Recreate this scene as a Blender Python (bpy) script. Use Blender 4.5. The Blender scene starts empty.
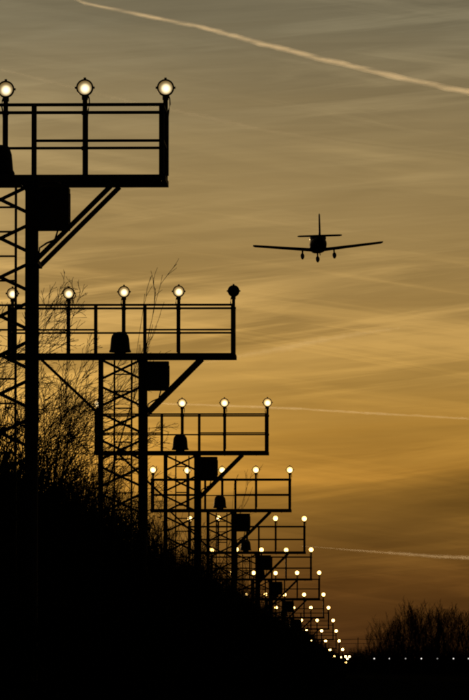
import bpy, math, random
from mathutils import Vector, Matrix
import numpy as np

scene = bpy.context.scene
R = math.radians

# ------------------------------------------------------------------ camera
F = 5357.0            # focal length in photo pixels (469 x 700)
VX, VY = 376.0, 660.0 # where the approach line and the horizon meet
EYE = 1.7
cd = bpy.data.cameras.new("camera")
cam = bpy.data.objects.new("camera", cd)
scene.collection.objects.link(cam)
cam.location = (0, 0, EYE)
cd.sensor_fit = 'VERTICAL'
cd.sensor_height = 36.0
cd.sensor_width = 24.1
cd.lens = F / 700.0 * 36.0
cd.clip_start = 1.0
cd.clip_end = 400000.0
cam.rotation_euler = (math.pi / 2 + math.atan((VY - 350) / F), 0, math.atan((VX - 234.5) / F))
scene.camera = cam

def pix(x, y, D):
    """photo pixel -> world point at distance D along the approach line"""
    return Vector(((x - VX) / F * D, D, EYE + (VY - y) / F * D))

# ------------------------------------------------------------------ sun, sky, exposure
SUN_EL, SUN_AZ = 1.2, -9.0        # degrees; azimuth measured from +Y towards +X
sd = bpy.data.lights.new("sun", 'SUN')
sd.energy = 0.9
sd.angle = R(0.5)
sd.color = (1.0, 0.67, 0.32)
sun = bpy.data.objects.new("sun", sd)
scene.collection.objects.link(sun)
to_sun = Vector((math.sin(R(SUN_AZ)) * math.cos(R(SUN_EL)), math.cos(R(SUN_AZ)) * math.cos(R(SUN_EL)), math.sin(R(SUN_EL))))
sun.rotation_euler = to_sun.to_track_quat('Z', 'Y').to_euler()
sun.location = (0, 0, 60)

world = bpy.data.worlds.new("World")
scene.world = world
world.use_nodes = True
NT = world.node_tree
NT.nodes.clear()

def N(tree, typ, **kw):
    n = tree.nodes.new(typ)
    for k, v in kw.items():
        setattr(n, k, v)
    return n

def math_node(tree, op, a, b=None, clamp=False):
    n = N(tree, 'ShaderNodeMath', operation=op, use_clamp=clamp)
    for i, v in enumerate((a, b)):
        if v is None:
            continue
        if isinstance(v, (int, float)):
            n.inputs[i].default_value = v
        else:
            tree.links.new(v, n.inputs[i])
    return n.outputs[0]

def ramp(tree, fac, stops, interp='LINEAR'):
    n = N(tree, 'ShaderNodeValToRGB')
    cr = n.color_ramp
    cr.interpolation = interp
    while len(cr.elements) < len(stops):
        cr.elements.new(0.5)
    for e, (p, c) in zip(cr.elements, stops):
        e.position = p
        e.color = (c[0], c[1], c[2], 1) if isinstance(c, tuple) else (c, c, c, 1)
    tree.links.new(fac, n.inputs[0])
    return n.outputs[0]

def mixc(tree, blend, fac, a, b):
    n = N(tree, 'ShaderNodeMix', data_type='RGBA', blend_type=blend)
    n.clamp_factor = True
    for idx, v in ((0, fac), (6, a), (7, b)):
        if isinstance(v, (int, float)):
            n.inputs[idx].default_value = v
        elif isinstance(v, tuple):
            n.inputs[idx].default_value = (*v, 1)
        else:
            tree.links.new(v, n.inputs[idx])
    return n.outputs[2]

def lin(r, g, b):
    f = lambda c: (c / 255 / 12.92) if c / 255 <= 0.04045 else ((c / 255 + 0.055) / 1.055) ** 2.4
    return (f(r), f(g), f(b))

def build_sky():
    t = NT
    L = t.links.new
    tc = N(t, 'ShaderNodeTexCoord')
    sep = N(t, 'ShaderNodeSeparateXYZ')
    L(tc.outputs['Generated'], sep.inputs[0])
    el = math_node(t, 'MULTIPLY', math_node(t, 'ARCSINE', sep.outputs[2]), 57.29578)
    az = math_node(t, 'MULTIPLY', math_node(t, 'ARCTAN2', sep.outputs[0], sep.outputs[1]), 57.29578)
    comb = N(t, 'ShaderNodeCombineXYZ')
    L(az, comb.inputs[0]); L(el, comb.inputs[1])

    def streaks(rot, sx, sy, detail, rough, dist, seed):
        m = N(t, 'ShaderNodeMapping')
        m.inputs['Location'].default_value = (seed * 3.1, seed * 1.7, seed)
        m.inputs['Rotation'].default_value = (0, 0, R(rot))
        L(comb.outputs[0], m.inputs[0])
        m2 = N(t, 'ShaderNodeMapping')
        m2.inputs['Scale'].default_value = (sx, sy, 1)
        L(m.outputs[0], m2.inputs[0])
        n = N(t, 'ShaderNodeTexNoise')
        n.inputs['Scale'].default_value = 1.0
        n.inputs['Detail'].default_value = detail
        n.inputs['Roughness'].default_value = rough
        n.inputs['Distortion'].default_value = dist
        L(m2.outputs[0], n.inputs['Vector'])
        return n.outputs[0]
    s1 = streaks(-6, 0.16, 0.8, 4, 0.5, 0.4, 1.3)      # wide veils
    s2 = streaks(8, 0.13, 2.2, 8, 0.62, 0.7, 4.1)      # crossing wisps
    s4 = streaks(-7, 0.15, 2.8, 8, 0.62, 0.7, 11.9)
    s3 = streaks(-2.5, 0.4, 8.0, 5, 0.6, 0.3, 7.7)     # fine combing
    s5 = streaks(20, 0.3, 0.5, 2, 0.5, 0.2, 21.3)      # where the wisps are gathered
    w1 = ramp(t, s2, [(0.47, 0.0), (0.60, 0.7), (0.72, 1.0)])
    w2 = ramp(t, s4, [(0.47, 0.0), (0.60, 0.7), (0.72, 1.0)])
    patch = ramp(t, s5, [(0.36, 0.3), (0.6, 1.0)], 'EASE')
    base = ramp(t, s1, [(0.30, 0.0), (0.70, 1.0)], 'EASE')
    wisps = math_node(t, 'MULTIPLY', math_node(t, 'ADD', w1, w2), math_node(t, 'MULTIPLY', patch, 0.95))
    cov = math_node(t, 'ADD', math_node(t, 'MULTIPLY', base, 0.5), wisps, clamp=True)
    fine = ramp(t, s3, [(0.35, 0.0), (0.65, 1.0)])

    warp = math_node(t, 'ADD', math_node(t, 'MULTIPLY', math_node(t, 'SUBTRACT', s1, 0.5), 0.55), math_node(t, 'MULTIPLY', math_node(t, 'SUBTRACT', s4, 0.5), 0.45))
    e10 = math_node(t, 'DIVIDE', math_node(t, 'ADD', math_node(t, 'ADD', el, warp), 1.0), 20.0, clamp=True)   # -1..19 degrees
    def st(e): return (e + 1.0) / 20.0
    # thin high cloud, lit from below the horizon, and the air between
    tone = [(-1.0, (34, 20, 10)), (0.1, (66, 40, 17)), (0.4, (80, 50, 20)), (0.8, (96, 62, 24)), (1.4, (114, 80, 32)), (1.75, (132, 94, 37)),
            (2.05, (168, 120, 47)), (2.4, (178, 131, 55)), (3.0, (174, 134, 66)), (3.8, (167, 133, 75)), (4.5, (157, 129, 79)),
            (5.4, (148, 126, 84)), (6.8, (124, 114, 88)), (10.0, (76, 78, 73)), (19.0, (36, 41, 47))]
    sc_ = lambda c, k: tuple(v * k for v in lin(*c))
    lit = ramp(t, e10, [(st(e), sc_(c, 1.46 if e < 4.2 else 1.27)) for e, c in tone])
    gap = ramp(t, e10, [(st(e), sc_(c, 0.74 if e < 4.2 else 0.85)) for e, c in tone])
    veil = mixc(t, 'MIX', cov, gap, lit)
    fmul = math_node(t, 'ADD', math_node(t, 'MULTIPLY', fine, 0.13), 0.935)
    vm = N(t, 'ShaderNodeVectorMath', operation='SCALE')
    L(veil, vm.inputs[0]); L(fmul, vm.inputs['Scale'])
    # brightness falls off with the angle from the set sun
    def angle_from(azd, eld):
        dotn = N(t, 'ShaderNodeVectorMath', operation='DOT_PRODUCT')
        L(tc.outputs['Generated'], dotn.inputs[0])
        dotn.inputs[1].default_value = (math.sin(R(azd)) * math.cos(R(eld)), math.cos(R(azd)) * math.cos(R(eld)), math.sin(R(eld)))
        return math_node(t, 'MULTIPLY', math_node(t, 'ARCCOSINE', dotn.outputs['Value']), 57.29578)
    a90 = math_node(t, 'DIVIDE', angle_from(SUN_AZ, 0), 90.0, clamp=True)
    glow = ramp(t, a90, [(0.0, 1.0), (5 / 90, 0.89), (8 / 90, 0.83), (11 / 90, 0.77), (30 / 90, 0.25), (1.0, 0.05)])
    core = ramp(t, math_node(t, 'DIVIDE', angle_from(SUN_AZ, SUN_EL + 1.3), 9.0, clamp=True), [(0.0, 1.0), (0.5, 0.32), (0.72, 0.05), (1.0, 0.0)], 'EASE')
    gsc = math_node(t, 'MULTIPLY', math_node(t, 'ADD', glow, math_node(t, 'MULTIPLY', core, 1.3)), 13.3)      # the background below runs at strength 0.1
    vg = N(t, 'ShaderNodeVectorMath', operation='SCALE')
    L(vm.outputs[0], vg.inputs[0]); L(gsc, vg.inputs['Scale'])
    sky = N(t, 'ShaderNodeTexSky', sky_type='NISHITA', sun_disc=False)
    sky.sun_elevation = R(SUN_EL)
    sky.sun_rotation = R(SUN_AZ)
    sky.air_density = 1.0
    sky.dust_density = 3.0
    sk = N(t, 'ShaderNodeVectorMath', operation='SCALE')
    L(sky.outputs[0], sk.inputs[0]); sk.inputs['Scale'].default_value = 0.05
    colr = mixc(t, 'MIX', 0.9, sk.outputs[0], vg.outputs[0])
    bg = N(t, 'ShaderNodeBackground')
    bg.inputs[1].default_value = 0.1
    L(colr, bg.inputs[0])
    out = N(t, 'ShaderNodeOutputWorld')
    L(bg.outputs[0], out.inputs[0])
build_sky()

scene.view_settings.view_transform = 'Standard'
scene.view_settings.look = 'None'
scene.view_settings.exposure = 0.0
scene.view_settings.gamma = 1.0
scene.view_settings.use_curve_mapping = False
scene.render.engine = 'CYCLES'
scene.render.resolution_x = 686
scene.render.resolution_y = 1024
scene.cycles.volume_step_rate = 2.0
scene.cycles.filter_width = 2.1

# ------------------------------------------------------------------ materials
def mat(name, col, rough=0.7, metal=0.0, var=0.3, scale=8.0, spec=0.3, bump=0.0):
    m = bpy.data.materials.new(name)
    m.use_nodes = True
    t = m.node_tree
    b = t.nodes['Principled BSDF']
    tc = N(t, 'ShaderNodeTexCoord')
    n = N(t, 'ShaderNodeTexNoise')
    n.inputs['Scale'].default_value = scale
    n.inputs['Detail'].default_value = 5
    t.links.new(tc.outputs['Object'], n.inputs['Vector'])
    lo = tuple(c * (1 - var) for c in col); hi = tuple(min(1, c * (1 + var)) for c in col)
    t.links.new(ramp(t, n.outputs[0], [(0.3, lo), (0.7, hi)]), b.inputs['Base Color'])
    b.inputs['Roughness'].default_value = rough
    b.inputs['Metallic'].default_value = metal
    b.inputs['Specular IOR Level'].default_value = spec
    if bump:
        bn = N(t, 'ShaderNodeBump'); bn.inputs['Strength'].default_value = bump
        t.links.new(n.outputs[0], bn.inputs['Height']); t.links.new(bn.outputs[0], b.inputs['Normal'])
    return m

M = dict(
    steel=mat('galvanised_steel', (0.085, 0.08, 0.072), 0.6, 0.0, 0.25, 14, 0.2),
    paint=mat('dark_cabinet_paint', (0.06, 0.06, 0.055), 0.55, 0, 0.2, 6, 0.25),
    black=mat('black_lamp_housing', (0.025, 0.024, 0.023), 0.55, 0, 0.2, 20, 0.25),
    concrete=mat('concrete', (0.24, 0.23, 0.21), 0.95, 0, 0.2, 5, 0.1, 0.3),
    bark=mat('bark', (0.045, 0.035, 0.026), 0.95, 0, 0.3, 5, 0.05),
    leaf=mat('dark_winter_leaves', (0.04, 0.042, 0.022), 0.9, 0, 0.3, 3, 0.05),
    ground=mat('dark_field_grass', (0.045, 0.042, 0.024), 1.0, 0, 0.35, 0.4, 0.0),
    blue_air=mat('dark_blue_aircraft_paint', (0.03, 0.035, 0.06), 0.7, 0, 0.1, 2, 0.08),
    rubber=mat('tyre_rubber', (0.02, 0.02, 0.02), 0.9, 0, 0.1, 10, 0.1),
    canopy=mat('dark_canopy_glass', (0.02, 0.022, 0.025), 0.5, 0, 0.1, 2, 0.15),
    dead=mat('unlit_lamp_glass', (0.14, 0.13, 0.12), 0.4, 0, 0.1, 20, 0.4),
)

def lamp_mat(name, core, rim, warm=0.0, cool=False):
    """frosted lamp glass: hot filament image in the middle, dimmer reflector round it"""
    m = bpy.data.materials.new(name); m.use_nodes = True
    t = m.node_tree; t.nodes.clear()
    tc = N(t, 'ShaderNodeTexCoord')
    mp = N(t, 'ShaderNodeMapping')
    mp.inputs['Location'].default_value = (-0.006, 0, 0.016)
    mp.inputs['Scale'].default_value = (1, 0, 1)
    t.links.new(tc.outputs['Object'], mp.inputs[0])
    ln = N(t, 'ShaderNodeVectorMath', operation='LENGTH')
    t.links.new(mp.outputs[0], ln.inputs[0])
    d = math_node(t, 'DIVIDE', ln.outputs['Value'], 0.115, clamp=True)
    mixw = lambda a_, b_: tuple(x * (1 - warm) + y * warm for x, y in zip(a_, b_))
    if cool:
        c = ramp(t, d, [(0.0, (1.0, 0.93, 0.85)), (1.0, (0.9, 0.85, 0.8))])
    else:
        c = ramp(t, d, [(0.0, mixw((1.0, 0.88, 0.62), (1.0, 0.64, 0.2))), (0.38, mixw((1.0, 0.8, 0.46), (1.0, 0.62, 0.18))),
                        (0.75, mixw((0.55, 0.36, 0.13), (1.0, 0.55, 0.14))), (1.0, mixw((0.4, 0.24, 0.08), (1.0, 0.5, 0.12)))])
    s = ramp(t, d, [(0.0, core / 50), (0.3, (core * 0.75) / 50), (0.62, rim * 1.2 / 50), (1.0, rim * 0.7 / 50)])
    st10 = math_node(t, 'MULTIPLY', s, 50.0)
    em = N(t, 'ShaderNodeEmission')
    t.links.new(c, em.inputs[0]); t.links.new(st10, em.inputs[1])
    o = N(t, 'ShaderNodeOutputMaterial'); t.links.new(em.outputs[0], o.inputs[0])
    return m

# ------------------------------------------------------------------ mesh helpers
class MB:
    def __init__(s): s.v = []; s.f = []
    def box(s, c, size):
        cx, cy, cz = c; x, y, z = (k / 2 for k in size); b = len(s.v)
        s.v += [(cx + i * x, cy + j * y, cz + k * z) for k in (-1, 1) for j in (-1, 1) for i in (-1, 1)]
        s.f += [tuple(b + q for q in f) for f in ((0, 2, 3, 1), (4, 5, 7, 6), (0, 1, 5, 4), (2, 6, 7, 3), (0, 4, 6, 2), (1, 3, 7, 5))]
        return s
    def tube(s, pts, rad, n=6, cap=True):
        pts = [Vector(p) for p in pts]
        if isinstance(rad, (int, float)): rad = [rad] * len(pts)
        b = len(s.v)
        up = Vector((0.13, 0.31, 0.94))
        for i, p in enumerate(pts):
            d = (pts[min(i + 1, len(pts) - 1)] - pts[max(i - 1, 0)]).normalized()
            u = d.cross(up)
            if u.length < 0.05: u = d.cross(Vector((1, 0, 0)))
            u.normalize(); w = d.cross(u)
            for k in range(n):
                a = 2 * math.pi * k / n
                s.v.append(tuple(p + (u * math.cos(a) + w * math.sin(a)) * rad[i]))
        for i in range(len(pts) - 1):
            for k in range(n):
                k2 = (k + 1) % n
                s.f.append((b + i * n + k, b + i * n + k2, b + (i + 1) * n + k2, b + (i + 1) * n + k))
        if cap:
            s.f.append(tuple(b + k for k in range(n))[::-1])
            s.f.append(tuple(b + (len(pts) - 1) * n + k for k in range(n)))
        return s
    def bar(s, p0, p1, w, h):
        """rectangular bar: w across in the facing plane, h in depth (Y)"""
        p0 = Vector(p0); p1 = Vector(p1); d = (p1 - p0).normalized()
        y = Vector((0, 1, 0)) if abs(d.y) < 0.9 else Vector((0, 0, 1))
        u = d.cross(y).normalized(); q = u.cross(d)
        b = len(s.v)
        for p in (p0, p1):
            for i, j in ((-1, -1), (1, -1), (1, 1), (-1, 1)):
                s.v.append(tuple(p + u * (i * w / 2) + q * (j * h / 2)))
        s.f += [(b + 3, b + 2, b + 1, b), (b + 4, b + 5, b + 6, b + 7)]
        for k in range(4):
            k2 = (k + 1) % 4
            s.f.append((b + k, b + k2, b + 4 + k2, b + 4 + k))
        return s
    def lathe(s, prof, n=20, axis='Z', c=(0, 0, 0), cap=True):
        b = len(s.v)
        for r, h in prof:
            for k in range(n):
                a = 2 * math.pi * k / n
                x, y = r * math.cos(a), r * math.sin(a)
                p = (x, y, h) if axis == 'Z' else ((x, h, y) if axis == 'Y' else (h, x, y))
                s.v.append((p[0] + c[0], p[1] + c[1], p[2] + c[2]))
        for i in range(len(prof) - 1):
            for k in range(n):
                k2 = (k + 1) % n
                s.f.append((b + i * n + k, b + i * n + k2, b + (i + 1) * n + k2, b + (i + 1) * n + k))
        if cap and prof[0][0] > 1e-4: s.f.append(tuple(b + k for k in range(n))[::-1])
        if cap and prof[-1][0] > 1e-4: s.f.append(tuple(b + (len(prof) - 1) * n + k for k in range(n)))
        return s
    def loft(s, rings):
        b = len(s.v); n = len(rings[0])
        for r in rings: s.v += [tuple(p) for p in r]
        for i in range(len(rings) - 1):
            for k in range(n):
                k2 = (k + 1) % n
                s.f.append((b + i * n + k, b + i * n + k2, b + (i + 1) * n + k2, b + (i + 1) * n + k))
        s.f.append(tuple(b + k for k in range(n))[::-1])
        s.f.append(tuple(b + (len(rings) - 1) * n + k for k in range(n)))
        return s
    def mesh(s, name, material, smooth=False):
        me = bpy.data.meshes.new(name)
        me.from_pydata(s.v, [], s.f)
        import bmesh
        bm = bmesh.new(); bm.from_mesh(me)
        bmesh.ops.recalc_face_normals(bm, faces=bm.faces)
        bm.to_mesh(me); bm.free()
        me.materials.append(material)
        if smooth: me.polygons.foreach_set('use_smooth', [True] * len(me.polygons))
        return me

col = scene.collection
def put(name, me, parent=None, loc=(0, 0, 0), rot=None, scale=None):
    o = bpy.data.objects.new(name, me)
    col.objects.link(o)
    o.location = loc
    if rot: o.rotation_euler = rot
    if scale: o.scale = scale
    if parent: o.parent = parent
    return o
def tag(o, label=None, cat=None, group=None, kind=None):
    if label: o['label'] = label
    if cat: o['category'] = cat
    if group: o['group'] = group
    if kind: o['kind'] = kind
    return o
cache = {}
def cm(key, fn, material, smooth=False):
    if key not in cache:
        cache[key] = fn().mesh(str(key[0]), material, smooth)
    return cache[key]

# ------------------------------------------------------------------ ground
def build_ground():
    n = 90
    xs = np.sign(np.linspace(-1, 1, n)) * np.abs(np.linspace(-1, 1, n)) ** 3 * 20000
    ys = np.linspace(0, 1, n) ** 2.5 * 22000 - 300
    rng = np.random.default_rng(3)
    v = []
    for y in ys:
        for x in xs:
            z = -0.05 + rng.uniform(-0.05, 0.05) if y < 1500 else -0.1
            v.append((x, y, z))
    f = [(j * n + i, j * n + i + 1, (j + 1) * n + i + 1, (j + 1) * n + i) for j in range(n - 1) for i in range(n - 1)]
    me = bpy.data.meshes.new('ground'); me.from_pydata(v, [], f); me.materials.append(M['ground'])
    tag(put('ground', me), kind='structure')
build_ground()

# ------------------------------------------------------------------ approach light platforms
LAMPS = [  # photo pixel of the right-hand lamp of each platform
    (164.3, 86), (234, 291), (267, 403), (290, 470), (304.5, 518.5), (311, 550), (319, 573), (323.5, 594.5),
    (328.5, 608), (333, 620.5), (336, 631), (339, 641), (342.5, 649.5), (345.5, 656.5)]
ORD = ['nearest and largest', 'second', 'third', 'fourth', 'fifth', 'sixth', 'seventh', 'eighth', 'ninth', 'tenth',
       'eleventh', 'twelfth', 'thirteenth', 'farthest and smallest']
DEPTH = 0.95
XR0 = -1.64                                   # main leg
UP = 1.17                                     # lamp centre above the deck
W = 4.0                                       # first to last lamp

def hood():
    return MB().lathe([(0.001, 0.385), (0.06, 0.38), (0.11, 0.36), (0.145, 0.32), (0.163, 0.26), (0.172, 0.17), (0.18, 0.07),
                       (0.2, 0.03), (0.2, 0.015), (0.15, 0.015)], 20)
def housing():
    return MB().lathe([(0.002, 0.15), (0.035, 0.148), (0.07, 0.12), (0.092, 0.06), (0.1, 0.02), (0.1, -0.03), (0.088, -0.03), (0.088, 0.0)], 24, 'Y')
def bezel():
    m = MB().lathe([(0.089, -0.028), (0.089, -0.042), (0.098, -0.046), (0.106, -0.042), (0.108, -0.03), (0.108, -0.004), (0.1005, -0.002), (0.1005, -0.028), (0.089, -0.028)], 32, 'Y', cap=False)
    for a in (0, 180):
        c, s = math.cos(R(a)), math.sin(R(a))
        m.box((c * 0.114, -0.02, s * 0.114), (0.02, 0.03, 0.024))
    return m
def lens():
    return MB().lathe([(0.0885, -0.028), (0.075, -0.040), (0.05, -0.050), (0.025, -0.055), (0.001, -0.056)], 24, 'Y')
def knob():
    return MB().box((0, 0.0, 0.116), (0.03, 0.04, 0.026))
def box_at(sx, sy, sz):
    return lambda: MB().box((0, 0, 0), (sx, sy, sz))

def platform(i, px, py):
    rng = random.Random(i)
    D = 66.55 + 30 * i
    p = pix(px, py, D)
    zd = p.z - UP                              # deck top
    xr = p.x
    yn = -DEPTH
    root = put('approach_light_platform', None, None, (xr, D, 0))
    if i == 0:
        lab = 'nearest and largest steel approach light platform, cut off at the upper left'
    elif i == 1:
        lab = 'second nearest approach light platform, its rightmost lamp unlit and dark'
    elif i == 13:
        lab = 'farthest and smallest approach light platform, almost at ground level'
    else:
        lab = ORD[i] + ' approach light platform counting from the nearest one at upper left'
    tag(root, lab, 'light platform', 'approach light platforms in a receding row')
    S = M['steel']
    # deck: two long beams, end beams, grating planks
    for y in (yn, 0):
        put('deck_beam', cm(('deck_beam',), box_at(W + 0.1, 0.05, 0.075), S), root, (-W / 2, y, zd - 0.0375))
    for x in (0.025, -W - 0.025):
        put('end_beam', cm(('end_beam',), box_at(0.05, DEPTH - 0.054, 0.07), S), root, (x, yn / 2, zd - 0.0385))
    for k in range(4):
        put('deck_plank', cm(('deck_plank',), box_at(W - 0.06, 0.205, 0.035), S), root, (-W / 2, yn + 0.14 + k * 0.2235, zd - 0.03))
    for k in range(5):
        put('deck_joist', cm(('deck_joist',), box_at(0.04, DEPTH - 0.054, 0.02), S), root, (-0.55 - k * 0.725, yn / 2, zd - 0.06))
    for x in (-0.23, -0.97):
        put('bolt', cm(('bolt',), lambda: MB().lathe([(0.008, -0.03), (0.008, 0.0), (0.016, 0.0), (0.016, 0.012)], 6), S), root, (x, yn, zd - 0.088))
    # railing
    G0, G1 = -1.57, -2.45                      # the bay with the ladder gate
    for y in (yn, 0):
        for x in ((0.0, G0, G1, -W) if y == yn else (0.0, -W)):
            put('rail_post', cm(('rail_post',), box_at(0.062, 0.045, 0.86), S), root, (x, y, zd + 0.432))
        for h in (0.865,):
            put('top_rail', cm(('top_rail',), box_at(W + 0.07, 0.05, 0.036), S), root, (-W / 2, y, zd + h))
    put('middle_rail', cm(('middle_rail_far',), box_at(W - 0.03, 0.03, 0.032), S), root, (-W / 2, 0.003, zd + 0.42))
    put('middle_rail', cm(('middle_rail_near',), box_at(-G0 - 0.04, 0.03, 0.032), S), root, (G0 / 2, yn + 0.002, zd + 0.42))
    put('middle_rail', cm(('middle_rail_near',), box_at(-G0 - 0.04, 0.03, 0.032), S), root, ((G1 - W) / 2, yn + 0.002, zd + 0.42))
    for x in (0.0115, -W - 0.0115):
        for h in (0.42, 0.865):
            put('end_rail', cm(('end_rail',), box_at(0.036, DEPTH - 0.05, 0.034), S), root, (x, yn / 2, zd + h - 0.001))
    # lamps on posts along the far rail
    for k in range(5):
        x = -k * 1.0 + rng.uniform(-0.012, 0.012)
        dz = rng.uniform(-0.014, 0.012) - (0.03 if (i == 1 and k > 2) else 0)
        y = 0.062
        put('lamp_post', cm(('lamp_post',), lambda: MB().tube([(0, 0, 0), (0, 0, UP - 0.075)], 0.03, 10), S), root, (x, y, zd - 0.06))
        put('lamp_bracket', cm(('lamp_bracket',), box_at(0.075, 0.07, 0.05), S), root, (x, y, zd + UP - 0.122 + dz))
        sgn = rng.choice((-1, 1))
        put('lamp_cable', cm(('lamp_cable', sgn), lambda sgn=sgn: MB().tube([(sgn * 0.02, 0.1, -0.04), (sgn * 0.05, 0.09, -0.13), (sgn * 0.055, 0.05, -0.2), (sgn * 0.04, 0.03, -0.27), (sgn * 0.033, 0.01, -0.36), (sgn * 0.033, 0.01, -1.1)], 0.009, 6), M['black']),
            root, (x, y, zd + UP + dz))
        for h in (0.865, 0.42):
            put('rail_clamp', cm(('rail_clamp',), box_at(0.078, 0.03, 0.05), S), root, (x, y - 0.028, zd + h))
        unlit = (i == 1 and k == 0)
        lp = put('lamp', cm(('lamp',), housing, M['black'], True), root, (x, y - 0.01, zd + UP + dz), (R(-3 + rng.uniform(-1, 1)), 0, R(rng.uniform(-3, 3))))
        put('bezel', cm(('bezel',), bezel, M['black']), lp)
        put('adjusting_knob', cm(('adjusting_knob',), knob, M['black']), lp)
        if unlit:
            lp['label'] = 'unlit lamp with a dark lens'
            put('lens', cm(('lens_dead',), lens, M['dead'], True), lp)
        else:
            lit = [2.2, 2.6, 4, 6, 8, 10, 12, 14, 17, 20, 22, 24, 26, 26][i]
            rim = [0.42, 0.5, 1.0, 2.0, 3, 4.5, 6, 8, 10, 14, 16, 20, 22, 22][i]
            key = ('lens', i)
            if key not in cache:
                cache[key] = lens().mesh('lens', lamp_mat('lit_lamp_glass', lit, rim, min(1.0, i / 5)), True)
            put('lens', cache[key], lp)
    # flashing light under its bell-shaped hood, on the deck by the far rail
    fl = put('flasher_hood', cm(('flasher_hood',), hood, M['black'], True), root, (-2.03, yn + 0.33, zd + 0.02))
    put('flasher_foot', cm(('flasher_foot',), box_at(0.2, 0.2, 0.03), M['steel']), fl, (0, 0, -0.004))
    # switch cabinet hung under the deck
    cb = put('cabinet', cm(('cabinet',), box_at(0.43, 0.3, 0.52), M['paint']), root, (-1.375, yn / 2 + 0.02, zd - 0.075 - 0.31))
    put('cabinet_door', cm(('cabinet_door',), box_at(0.38, 0.014, 0.47), M['paint']), cb, (0, -0.159, 0))
    put('cabinet_hinge', cm(('cabinet_hinge',), box_at(0.016, 0.02, 0.36), M['steel']), cb, (0.226, -0.12, 0))
    # mast: thick right leg, thinner left leg, crossed flats, ladder
    ym = yn / 2
    H = zd - 0.076
    sag = rng.uniform(0.03, 0.09)
    put('cable', MB().tube([(-1.3, ym, H - 0.56), (-1.34, ym, H - 0.64 - sag), (-1.44, ym, H - 0.68 - sag), (-1.53, ym, H - 0.74 - sag), (-1.546, ym, H - 0.9 - sag), (-1.546, ym, max(0.05, H - 3.2))], 0.012, 6).mesh('cable', M['black']), root)
    put('conduit', cm(('conduit', i), lambda: MB().tube([(-0.06, 0, 0.02), (-0.02, 0, -0.03), (0, 0, -0.09), (0, 0, -H + 0.02)], 0.018, 8), S), root, (XR0 - 0.05, ym - 0.03, H))
    XL, XR = -2.38, -1.625
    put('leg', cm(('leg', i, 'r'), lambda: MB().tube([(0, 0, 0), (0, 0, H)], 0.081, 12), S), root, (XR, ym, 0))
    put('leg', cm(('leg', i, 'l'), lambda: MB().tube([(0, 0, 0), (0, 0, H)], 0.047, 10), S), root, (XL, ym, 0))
    for x, w in ((XR, 0.5), (XL, 0.4)):
        put('footing', cm(('footing', w), lambda w=w: MB().box((0, 0, 0), (w, w, 0.3)), M['concrete']), root, (x, ym, 0.05))
    z = H - 0.19
    z = z
    while z > 0.35:
        for s, dy in ((1, -0.03), (-1, 0.01)):
            put('cross_brace', cm(('cross_brace', s), lambda s=s: MB().bar((-0.335, 0, -0.16 * s), (0.325, 0, 0.155 * s), 0.043, 0.012), S), root,
                ((XL + XR) / 2 - 0.01, ym + dy, z))
        z -= 0.482
    for x in (-2.145, -1.835):
        put('ladder_stile', cm(('ladder_stile', i), lambda: MB().box((0, 0, 0), (0.03, 0.04, H - 0.02)), S), root, (x, ym + 0.16, (H - 0.02) / 2))
    z = H - 0.27
    while z > 0.2:
        put('rung', cm(('rung',), lambda: MB().tube([(-0.155, 0, 0), (0.155, 0, 0)], 0.0125, 6), S), root, (-1.99, ym + 0.16, z))
        z -= 0.305
    if H > 1.5:
        # struts from the leg up to the deck: a pair on the right, one on the left
        for y in (yn + 0.03, -0.03):
            put('strut', cm(('strut_r',), lambda: MB().bar((XR + 0.06, 0, -1.0), (-0.56, 0, 0.0), 0.058, 0.04), S), root, (0, y, H + 0.005))
        put('strut_tie', cm(('strut_tie',), box_at(0.06, DEPTH - 0.02, 0.06), S), root, (XR + 0.07, ym, H - 0.985))
        put('strut', cm(('strut_l',), lambda: MB().bar((XL - 0.03, 0, -1.0), (-3.47, 0, 0.0), 0.048, 0.04), S), root, (0, ym, H + 0.005))
    return root

for i, (px, py) in enumerate(LAMPS):
    platform(i, px, py)

# ------------------------------------------------------------------ low lights near the runway
def low_light(px, py, D, label, group, strength):
    p = pix(px, py, D)
    root = put('field_light', None, None, (p.x, D, 0))
    tag(root, label, 'field light', group)
    h = p.z
    put('stake', MB().tube([(0, 0, -0.1), (0, 0, h - 0.08)], 0.04, 8).mesh('stake', M['steel']), root)
    lp = put('lamp', cm(('lamp',), housing, M['black'], True), root, (0, 0, h))
    put('bezel', cm(('bezel',), bezel, M['black']), lp)
    key = ('lens_low', strength)
    if key not in cache:
        cache[key] = lens().mesh('lens', lamp_mat('lit_lamp_glass', strength, strength, 1.0, strength < 2.2), True)
    put('lens', cache[key], lp)
names = ['leftmost', 'second from the left', 'third from the left', 'middle', 'third from the right', 'second from the right', 'rightmost']
for k, x in enumerate((374, 389.3, 405.2, 421, 437, 453, 468)):
    low_light(x, 658.6, 700, 'small white light, %s in the low row below the bare trees' % names[k], 'low row of lights on the right', (1.5, 1.1, 0.5, 1.3, 0.3, 1.2, 0.9)[k])
for k, (x, y, D, s, w) in enumerate(((349.2, 656.6, 560, 34, 'highest and rightmost'), (347.2, 658.8, 590, 40, 'lower right, touching its neighbour'),
        (340.8, 657.3, 600, 24, 'upper left'), (337.4, 659.2, 620, 14, 'leftmost bright one'),
        (345.6, 662.4, 520, 8, 'lowest of all'), (332.8, 658.0, 610, 2.5, 'dim, farthest left'))):
    low_light(x, y, D, 'tiny light at the end of the platforms, ' + w, 'cluster of lights at the runway end', float(s))

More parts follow.
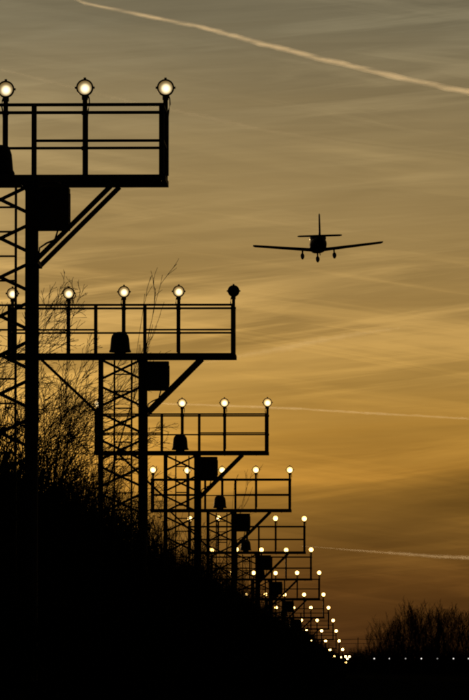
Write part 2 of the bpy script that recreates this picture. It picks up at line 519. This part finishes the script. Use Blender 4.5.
# far wire fence post and rails between the last platform and the trees
def far_fence():
    root = put('wire_fence', None, None, (pix(357, 660, 620).x, 620, 0))
    tag(root, 'thin dark post with two wires at the horizon, right of the last platforms', 'fence')
    s = F / 620
    for x in (-3.6, 0.1, 3.8):
        put('fence_post', cm(('fence_post',), lambda: MB().tube([(0, 0, 0), (0, 0, 4.3)], 0.05, 8), M['steel']), root, (x, 0, 0))
    for h in (4.1, 3.6):
        put('wire', cm(('wire',), lambda: MB().tube([(-3.6, 0, 0), (-1.7, 0, -0.04), (0.1, 0, 0), (2, 0, -0.04), (3.8, 0, 0)], 0.022, 6), M['steel']), root, (0, -0.06, h))
far_fence()

# ------------------------------------------------------------------ aircraft
def aircraft():
    D = 409.0
    sc = D / F
    c = pix(318.3, 243.5, D)
    root = put('light_aircraft', None, None, tuple(c))
    tag(root, 'low-wing single engine aeroplane with wheels down, flying away in the sky', 'aeroplane')
    # local axes: +Y nose, +X right wing, +Z up; origin at the middle of the cabin
    root.rotation_euler = (R(-1.0), R(-1.75), R(2.6))
    Wt = M['blue_air']
    def ring(y, w, zt, zb, n=20, pw=2.6):
        r = []
        for k in range(n):
            a = 2 * math.pi * k / n
            ca, sa = math.cos(a), math.sin(a)
            x = 1.14 * w * math.copysign(abs(ca) ** (2 / pw), ca)
            z = (zt + zb) / 2 + (zt - zb) / 2 * math.copysign(abs(sa) ** (2 / pw), sa)
            r.append((x, y, z))
        return r
    fus = MB().loft([ring(2.75, 0.2, 0.1, -0.3), ring(2.7, 0.36, 0.2, -0.45), ring(2.0, 0.5, 0.26, -0.55), ring(1.2, 0.56, 0.3, -0.6),
                     ring(0.6, 0.58, 0.36, -0.6), ring(-0.8, 0.56, 0.4, -0.56), ring(-2.0, 0.38, 0.34, -0.3), ring(-3.4, 0.2, 0.3, 0.0), ring(-4.3, 0.08, 0.28, 0.12)])
    put('fuselage', fus.mesh('fuselage', Wt, True), root)
    can = MB().loft([ring(1.25, 0.3, 0.34, 0.2), ring(0.9, 0.48, 0.52, 0.2), ring(0.3, 0.56, 0.64, 0.2), ring(-0.5, 0.54, 0.62, 0.2), ring(-1.2, 0.42, 0.5, 0.2), ring(-1.7, 0.3, 0.36, 0.2)])
    put('canopy', can.mesh('canopy', M['canopy'], True), root)
    def foil(x, y0, chord, z, th, n=14):
        r = []
        for k in range(n):
            a = 2 * math.pi * k / n
            ca, sa = math.cos(a), math.sin(a)
            r.append((x, y0 + chord * (0.5 * ca), z + th * 0.5 * sa * (0.55 + 0.45 * ca)))
        return r
    wing_z, dih = -0.42, math.tan(R(5.2))
    for s, nm in ((-1, 'wing'), (1, 'wing')):
        rings = [foil(s * x, 0.35 - 0.02 * x, ch, wing_z + dih * x, th) for x, ch, th in ((0.3, 1.75, 0.38), (1.0, 1.7, 0.35), (3.0, 1.5, 0.29), (4.8, 1.35, 0.24), (4.98, 1.1, 0.12))]
        wg = put('wing', MB().loft(rings).mesh('wing', Wt, True), root)
        fl = [(s * x, y, wing_z + dih * x + dz) for x, y, dz in ((0.65, -0.5, -0.03), (2.6, -0.5, -0.02))]
        put('flap', MB().bar((fl[0][0], -0.62, fl[0][2] - 0.10), (fl[1][0], -0.58, fl[1][2] - 0.08), 0.06, 0.34).mesh('flap', Wt), wg)
        st = [foil(s * x, -3.95, ch, 0.26, th) for x, ch, th in ((0.0, 0.85, 0.22), (1.5, 0.72, 0.2), (1.68, 0.6, 0.13))]
        put('tailplane', MB().loft(st).mesh('tailplane', Wt, True), root)
    fin = []
    for z, y0, ch, th in ((0.1, -3.7, 1.35, 0.17), (0.9, -4.05, 0.95, 0.15), (1.8, -4.35, 0.62, 0.12), (1.88, -4.36, 0.5, 0.06)):
        r = []
        for k in range(14):
            a = 2 * math.pi * k / 14
            r.append((th * 0.5 * math.sin(a), y0 + ch * 0.5 * math.cos(a), z))
        fin.append(r)
    put('fin', MB().loft(fin).mesh('fin', Wt, True), root)
    # landing gear with wheel fairings
    for x, y, z0, zb in ((-1.2, 0.0, -0.4, -1.16), (1.2, 0.0, -0.4, -1.16), (0.0, 1.75, -0.45, -1.26)):
        leg = put('landing_gear_leg', MB().tube([(x, y, z0), (x * 1.02, y, zb + 0.2)], [0.07, 0.05], 8).mesh('landing_gear_leg', Wt), root)
        wx = x * 1.02
        put('wheel', MB().lathe([(0.03, -0.07), (0.14, -0.075), (0.19, -0.05), (0.19, 0.05), (0.14, 0.075), (0.03, 0.07)], 16, 'X', (wx, y, zb + 0.19)).mesh('wheel', M['rubber']), leg)
        fr = [[(wx + w * math.cos(a), y + yy, zb + 0.26 + h * math.sin(a)) for a in [2 * math.pi * k / 12 for k in range(12)]]
              for yy, w, h in ((-0.55, 0.03, 0.04), (-0.3, 0.13, 0.17), (0.05, 0.16, 0.24), (0.3, 0.13, 0.2), (0.42, 0.04, 0.06))]
        put('wheel_fairing', MB().loft(fr).mesh('wheel_fairing', Wt, True), leg)
    hub = put('propeller', MB().lathe([(0.16, 2.72), (0.14, 2.85), (0.08, 2.98), (0.01, 3.03)], 14, 'Y', (0, 0, -0.1)).mesh('propeller', M['black'], True), root)
    for s in (-1, 1):
        put('blade', MB().loft([[(x * s, 2.8 + 0.02 * math.sin(a) * 1.0, -0.1 + ch * math.cos(a) + x * s * 0.04) for a in [2 * math.pi * k / 8 for k in range(8)]]
                               for x, ch in ((0.1, 0.05), (0.45, 0.07), (0.85, 0.04), (0.9, 0.02))]).mesh('blade', M['black']), hub)
    put('exhaust_pipe', MB().tube([(0.18, 1.9, -0.5), (0.2, 1.6, -0.72)], 0.035, 8).mesh('exhaust_pipe', M['black']), root)
aircraft()

# ------------------------------------------------------------------ bare trees
def grow(mb, p, d, r, L, lev, maxlev, rng, P):
    nseg = P['seg'][lev]
    pts = [p.copy()]; rad = [r]
    q = p.copy(); dd = d.copy()
    for k in range(nseg):
        j = P['jit'][lev]
        dd = (dd + Vector((rng.gauss(0, j) + P['lean'] * (1 if lev else 0.3), rng.gauss(0, j), rng.gauss(0, j) + P['trop'][lev]))).normalized()
        q = q + dd * (L / nseg)
        pts.append(q.copy()); rad.append(max(P['rmin'], r * (1 - (0.95 if lev == 0 else 0.78) * (k + 1) / nseg)))
    mb[0 if lev == 0 else 1].tube(pts, rad, (8, 5, 4, 3, 3)[lev], cap=(lev == 0))
    if lev >= maxlev: return
    n = P['n'][lev]
    for c in range(n):
        t = P['start'][lev] + (1 - P['start'][lev]) * (c + rng.random()) / n
        f = t * nseg; a = min(int(f), nseg - 1); u = f - a
        bp = pts[a].lerp(pts[a + 1], u)
        br = rad[a] * (1 - u) + rad[a + 1] * u
        ax = (pts[a + 1] - pts[a]).normalized()
        side = ax.cross(Vector((rng.gauss(0, 1), rng.gauss(0, 1), rng.gauss(0, 1)))).normalized()
        ang = R(P['ang'][lev] + rng.gauss(0, 9))
        cd_ = ax * math.cos(ang) + side * math.sin(ang)
        cl = L * P['len'][lev] * (1.05 - 0.55 * t * P['taper']) * rng.uniform(0.75, 1.2)
        grow(mb, bp, cd_, max(P['rmin'], br * P['rr'][lev]), cl, lev + 1, maxlev, rng, P)

def tree_mesh(seed, P, H, r0):
    rng = random.Random(seed)
    mb = (MB(), MB())
    for s in range(P.get('stems', 1)):
        d = Vector((rng.gauss(0, P.get('spread', 0.05)), rng.gauss(0, P.get('spread', 0.05)), 1)).normalized()
        b = Vector((rng.uniform(-1, 1), rng.uniform(-1, 1), 0)) * P.get('base', 0)
        grow(mb, b + Vector((0, 0, -0.1)), d, r0, H * rng.uniform(0.8, 1.0), 0, P['max'], rng, P)
    out = []
    for k, nm in ((0, 'trunk'), (1, 'crown')):
        me = bpy.data.meshes.new(nm); me.from_pydata(mb[k].v, [], mb[k].f); me.materials.append(M['bark'])
        out.append(me)
    return out

PT = dict(seg=(8, 6, 5, 4, 3), jit=(0.08, 0.09, 0.10, 0.10, 0.10), trop=(0.05, 0.05, 0.03, 0.02, 0.02), lean=0.06, rmin=0.0042, max=4,
          n=(12, 8, 6, 3), start=(0.15, 0.15, 0.12, 0.1), ang=(44, 38, 34, 30), len=(0.6, 0.56, 0.6, 0.6), rr=(0.5, 0.55, 0.55, 0.7), taper=0.9)
tree_protos = [tree_mesh(11 + k, PT, 7.6, 0.12) for k in range(4)]
def tree(name, px, D, top_py, proto, label, group, rz, base_h=9.0, wide=1.0):
    x = (px - VX) / F * D
    h = EYE + (VY - top_py) / F * D
    zmax = max(v.co.z for v in proto[1].vertices)
    s = h / zmax
    root = put(name, None, None, (x, D, -0.05))
    root.rotation_euler = (0, 0, rz); root.scale = (s * wide, s * wide, s)
    tag(root, label, 'tree', group)
    put('trunk', proto[0], root); put('crown', proto[1], root)
    return root
left = [  # x, distance, top y
    (-4, 106, 260, 0, 'tall bare tree behind the second platform, its twigs reaching above the railing'),
    (-55, 110, 262, 1, 'bare tree at the left edge behind the nearest mast'),
    (22, 120, 325, 2, 'bare leaning tree between the nearest mast and the second mast'),
    (88, 150, 452, 0, 'bare tree seen through the lattice of the second mast'),
    (-20, 135, 345, 3, 'bare tree behind the ladder of the nearest mast'),
    (135, 172, 492, 1, 'bare tree behind the third platform between the second and third masts'),
    (172, 205, 520, 2, 'thin bare tree behind the third mast'),
    (196, 190, 462, 3, 'slender bare sapling behind the third strut, leaning right'),
    (230, 285, 562, 0, 'small bare tree behind the fifth mast'),
    (75, 128, 252, 1, 'slender bare tree with long whips rising above the middle of the second platform'),
    (48, 140, 385, 3, 'lower bare tree behind the left end of the second platform'),
]
rr = random.Random(5)
PW = dict(PT, n=(5, 2, 2, 1), start=(0.45, 0.3, 0.2, 0.2), lean=0.015, ang=(18, 18, 20, 20), len=(0.4, 0.5, 0.5, 0.5), max=3)
whip_protos = [tree_mesh(90 + k, PW, 7.6, 0.035) for k in range(2)]
for k, (px, D, ty, pr, lab) in enumerate(left):
    tree('bare_tree', px, D, ty, whip_protos[k % 2] if k in (7, 9) else tree_protos[pr], lab, 'bare trees along the platforms', rr.uniform(-0.5, 0.5), wide=({7: 1.2}.get(k, 1.0)))

PR = dict(seg=(6, 4, 3, 2), jit=(0.05, 0.07, 0.10, 0.10), trop=(0.04, 0.16, 0.14, 0.1), lean=0.0, rmin=0.008, max=3, stems=14, spread=0.17, base=1.2,
          n=(10, 5, 3), start=(0.2, 0.15, 0.1), ang=(25, 26, 28), len=(0.36, 0.5, 0.5), rr=(0.5, 0.6, 0.7), taper=0.8)
far_protos = [tree_mesh(41 + k, PR, 7.5, 0.045) for k in range(4)]
right = [(378, 700, 624, 'leftmost and shortest'), (390, 706, 611, 'second from the left'), (402, 712, 605, 'third from the left'),
         (412, 700, 595, 'tallest, left of the middle'), (425, 708, 603, 'just right of the tallest'), (437, 703, 598, 'right of the middle'),
         (448, 710, 603, 'third from the right'), (459, 702, 600, 'second from the right'), (470, 708, 606, 'at the right edge')]
for k, (px, D, ty, w) in enumerate(right):
    tree('bare_tree', px, D, ty, far_protos[k % 4], 'bare many-stemmed tree in the far clump on the right, ' + w, 'far clump of bare trees on the right', rr.uniform(0, 6.28), wide=1.2)

# ------------------------------------------------------------------ undergrowth
def bush_arrays(seed, stems, twigs, leaves, rmin=0.005):
    """unit bush: radius about 1, height about 1"""
    rng = random.Random(seed)
    mb = MB()
    for s in range(stems):
        a = rng.uniform(0, 2 * math.pi); lean = rng.random() ** 0.6
        tip = Vector((math.cos(a) * lean, math.sin(a) * lean, math.sqrt(max(0.05, 1 - 0.85 * lean * lean)) * rng.uniform(0.75, 1.05)))
        b = Vector((rng.uniform(-0.3, 0.3), rng.uniform(-0.3, 0.3), -0.03))
        mid = b.lerp(tip, 0.5) + Vector((0, 0, 0.12))
        mb.tube([b, mid, tip], [0.012, 0.008, rmin * 0.5], 3, False)
        for t in range(twigs):
            u = rng.uniform(0.3, 0.97)
            p = (b.lerp(mid, u * 2) if u < 0.5 else mid.lerp(tip, u * 2 - 1))
            d = (tip - b).normalized() + Vector((rng.gauss(0, 0.5), rng.gauss(0, 0.5), rng.gauss(0.15, 0.4)))
            e = p + d.normalized() * rng.uniform(0.12, 0.3)
            mb.tube([p, e], [rmin * 0.8, rmin * 0.35], 3, False)
    for k in range(26):
        a = rng.uniform(0, 2 * math.pi); r = rng.random() ** 0.5 * 0.9
        zt = math.sqrt(max(0.05, 1 - 0.85 * r * r))
        b = Vector((math.cos(a) * r, math.sin(a) * r, zt * 0.6))
        e = b + Vector((rng.gauss(0.05, 0.2), rng.gauss(0, 0.16), zt * rng.uniform(0.35, 0.62)))
        m_ = b.lerp(e, 0.5) + Vector((rng.gauss(0, 0.03), 0, 0.02))
        mb.tube([b, m_, e], [0.006, 0.004, 0.002], 3, False)
        for q in range(8):
            p = m_.lerp(e, rng.random())
            mb.tube([p, p + Vector((rng.gauss(0.02, 0.09), rng.gauss(0, 0.07), rng.uniform(0.0, 0.12)))], [0.003, 0.0015], 3, False)
    for k in range(leaves):
        a = rng.uniform(0, 2 * math.pi); r = rng.random() ** 0.5 * 0.98
        zt = math.sqrt(max(0.02, 1 - 0.85 * r * r))
        c = Vector((math.cos(a) * r, math.sin(a) * r, zt * rng.uniform(0.05, 0.93)))
        u = Vector((rng.gauss(0, 1), rng.gauss(0, 1), rng.gauss(0, 1))).normalized()
        w = u.cross(Vector((rng.gauss(0, 1), rng.gauss(0, 1), rng.gauss(0, 1)))).normalized()
        l = rng.uniform(0.025, 0.05)
        b = len(mb.v)
        mb.v += [tuple(c - u * l), tuple(c + w * l * 0.55), tuple(c + u * l), tuple(c - w * l * 0.55)]
        mb.f.append((b, b + 1, b + 2, b + 3))
    V = np.array(mb.v, dtype=np.float32)
    return V, mb.f
bushes = [bush_arrays(70 + k, 70, 9, 1500) for k in range(4)]

def thicket(name, spots, label, cat):
    """spots: x, y, radius, height -> one joined mesh"""
    rng = random.Random(9)
    vs = []; loops = []; starts = []; totals = []; off = 0; lo = 0
    for k, (x, y, r, h) in enumerate(spots):
        V, Fc = bushes[k % len(bushes)]
        a = rng.uniform(0, 6.28); c, s = math.cos(a), math.sin(a)
        W_ = np.empty_like(V)
        W_[:, 0] = (V[:, 0] * c - V[:, 1] * s) * r + x
        W_[:, 1] = (V[:, 0] * s + V[:, 1] * c) * r + y
        W_[:, 2] = V[:, 2] * h
        vs.append(W_)
        fl = np.array([q for f in Fc for q in f], dtype=np.int32) + off
        tt = np.array([len(f) for f in Fc], dtype=np.int32)
        loops.append(fl); totals.append(tt)
        off += len(V)
    V = np.concatenate(vs); Lp = np.concatenate(loops); T = np.concatenate(totals)
    S = np.concatenate(([0], np.cumsum(T)[:-1])).astype(np.int32)
    me = bpy.data.meshes.new(name)
    me.vertices.add(len(V)); me.vertices.foreach_set('co', V.ravel())
    me.loops.add(len(Lp)); me.loops.foreach_set('vertex_index', Lp)
    me.polygons.add(len(T)); me.polygons.foreach_set('loop_start', S)
    me.update(calc_edges=True); me.validate()
    me.materials.append(M['leaf'])
    tag(put(name, me), label, cat, kind='stuff')

rb = random.Random(21)
spots = []
D = 44.0
while D < 520:
    step = 3.0 + D * 0.011
    for c in range(3):
        X = (-4.6, -6.6, -9.0)[c] + rb.uniform(-0.5, 0.5)
        top = (3.1, 4.7, 5.5)[c] * rb.uniform(0.85, 1.12)
        if D > 280: top *= 0.86
        elif 70 < D < 170: top *= 1.11
        spots.append((X, D + rb.uniform(-1.2, 1.2), rb.uniform(1.3, 1.7) * (1.0, 1.25, 1.4)[c], top))
    D += step
thicket('undergrowth', spots, 'black mass of bushes and brambles under the platforms at lower left', 'undergrowth')
spots = []
x = -14.0
while x < 26:
    spots.append((x, 720 + rb.uniform(-8, 8), rb.uniform(1.8, 2.8), rb.uniform(2.6, 3.9) * (1.0 if x > -4 else 0.9)))
    x += rb.uniform(0.9, 1.6)
thicket('hedgerow', spots, 'low dark hedgerow along the horizon under the bare trees', 'hedge')

# ------------------------------------------------------------------ contrails
def contrail_mat(name, dens, size, frayed):
    m = bpy.data.materials.new(name); m.use_nodes = True
    t = m.node_tree; t.nodes.clear()
    tc = N(t, 'ShaderNodeTexCoord')
    mp = N(t, 'ShaderNodeMapping')
    mp.inputs['Scale'].default_value = (0.035 / size, 0.1 / size, 0.22 / size)
    t.links.new(tc.outputs['Object'], mp.inputs[0])
    n = N(t, 'ShaderNodeTexNoise'); n.inputs['Scale'].default_value = 1.0; n.inputs['Detail'].default_value = 3
    t.links.new(mp.outputs[0], n.inputs['Vector'])
    d = ramp(t, n.outputs[0], [(0.34, 0.1), (0.5, 0.6), (0.66, 1.25)])
    v = N(t, 'ShaderNodeVolumePrincipled')
    v.inputs['Color'].default_value = (0.97, 0.97, 0.97, 1)
    v.inputs['Anisotropy'].default_value = 0.75
    v.inputs['Density'].default_value = dens
    if frayed:
        t.links.new(math_node(t, 'MULTIPLY', d, dens * 1.6), v.inputs['Density'])
    o = N(t, 'ShaderNodeOutputMaterial'); t.links.new(v.outputs[0], o.inputs['Volume'])
    return m
def contrail(path, D, label, tau, wob, seed):
    """path: (px, py, half width in photo pixels)"""
    rng = random.Random(seed)
    n = 60
    pts = []; rad = []
    seg = len(path) - 1
    for k in range(n + 1):
        f = k / n * seg; a = min(int(f), seg - 1); u = f - a
        x = path[a][0] * (1 - u) + path[a + 1][0] * u
        y = path[a][1] * (1 - u) + path[a + 1][1] * u
        w = path[a][2] * (1 - u) + path[a + 1][2] * u
        pts.append(pix(x, y + rng.gauss(0, wob), D)); rad.append(max(0.15, w * (1 + rng.gauss(0, 0.09))) * D / F)
    mean = sum(rad) / len(rad)
    c = pts[n // 2].copy()
    o = put('contrail', None, None, tuple(c))
    for nm, k, dn in (('trail_core', 0.62, 0.6), ('trail_fringe', 1.25, 0.28)):
        me = MB().tube([p - c for p in pts], [r * k for r in rad], 14).mesh(nm, contrail_mat('contrail_vapour', dn * tau / (2 * mean), mean, tau > 0.4), True)
        put(nm, me, o)
    tag(o, label, 'contrail', 'contrails in the sky')
contrail([(40, -22, 0.8), (80, -1, 1.4), (140, 12, 1.8), (200, 24, 2.2), (260, 41, 2.5), (330, 59, 2.7), (400, 76, 2.8), (469, 91, 2.8), (520, 101, 2.8)], 85000,
         'bright vapour trail slanting down to the right across the top of the sky', 0.45, 0.2, 1)
contrail([(300, 546, 0.5), (360, 551, 1.0), (400, 554, 1.4), (440, 557, 1.7), (469, 558, 1.8), (520, 560, 1.8)], 120000,
         'low golden vapour trail just above the far trees on the right', 0.2, 0.08, 2)
contrail([(150, 403, 0.9), (230, 406, 1.2), (300, 409, 1.3), (380, 414, 1.2), (469, 419, 1.0), (520, 422, 0.6)], 110000,
         'thin vapour trail level with the lamps of the third platform', 0.2, 0.1, 3)
contrail([(200, 363, 1.5), (245, 355, 2.6), (290, 347, 3.4), (322, 340, 3.0), (365, 333, 2.4), (400, 328, 1.2)], 100000,
         'short hazy vapour trail rising to the right below the aeroplane', 0.09, 0.2, 4)
contrail([(-20, 62, 1.6), (60, 82, 1.8), (130, 100, 2.0), (200, 114, 2.2), (260, 128, 2.0), (335, 139, 1.0)], 90000,
         'faint old vapour trail passing behind the nearest lamps', 0.03, 0.15, 5)
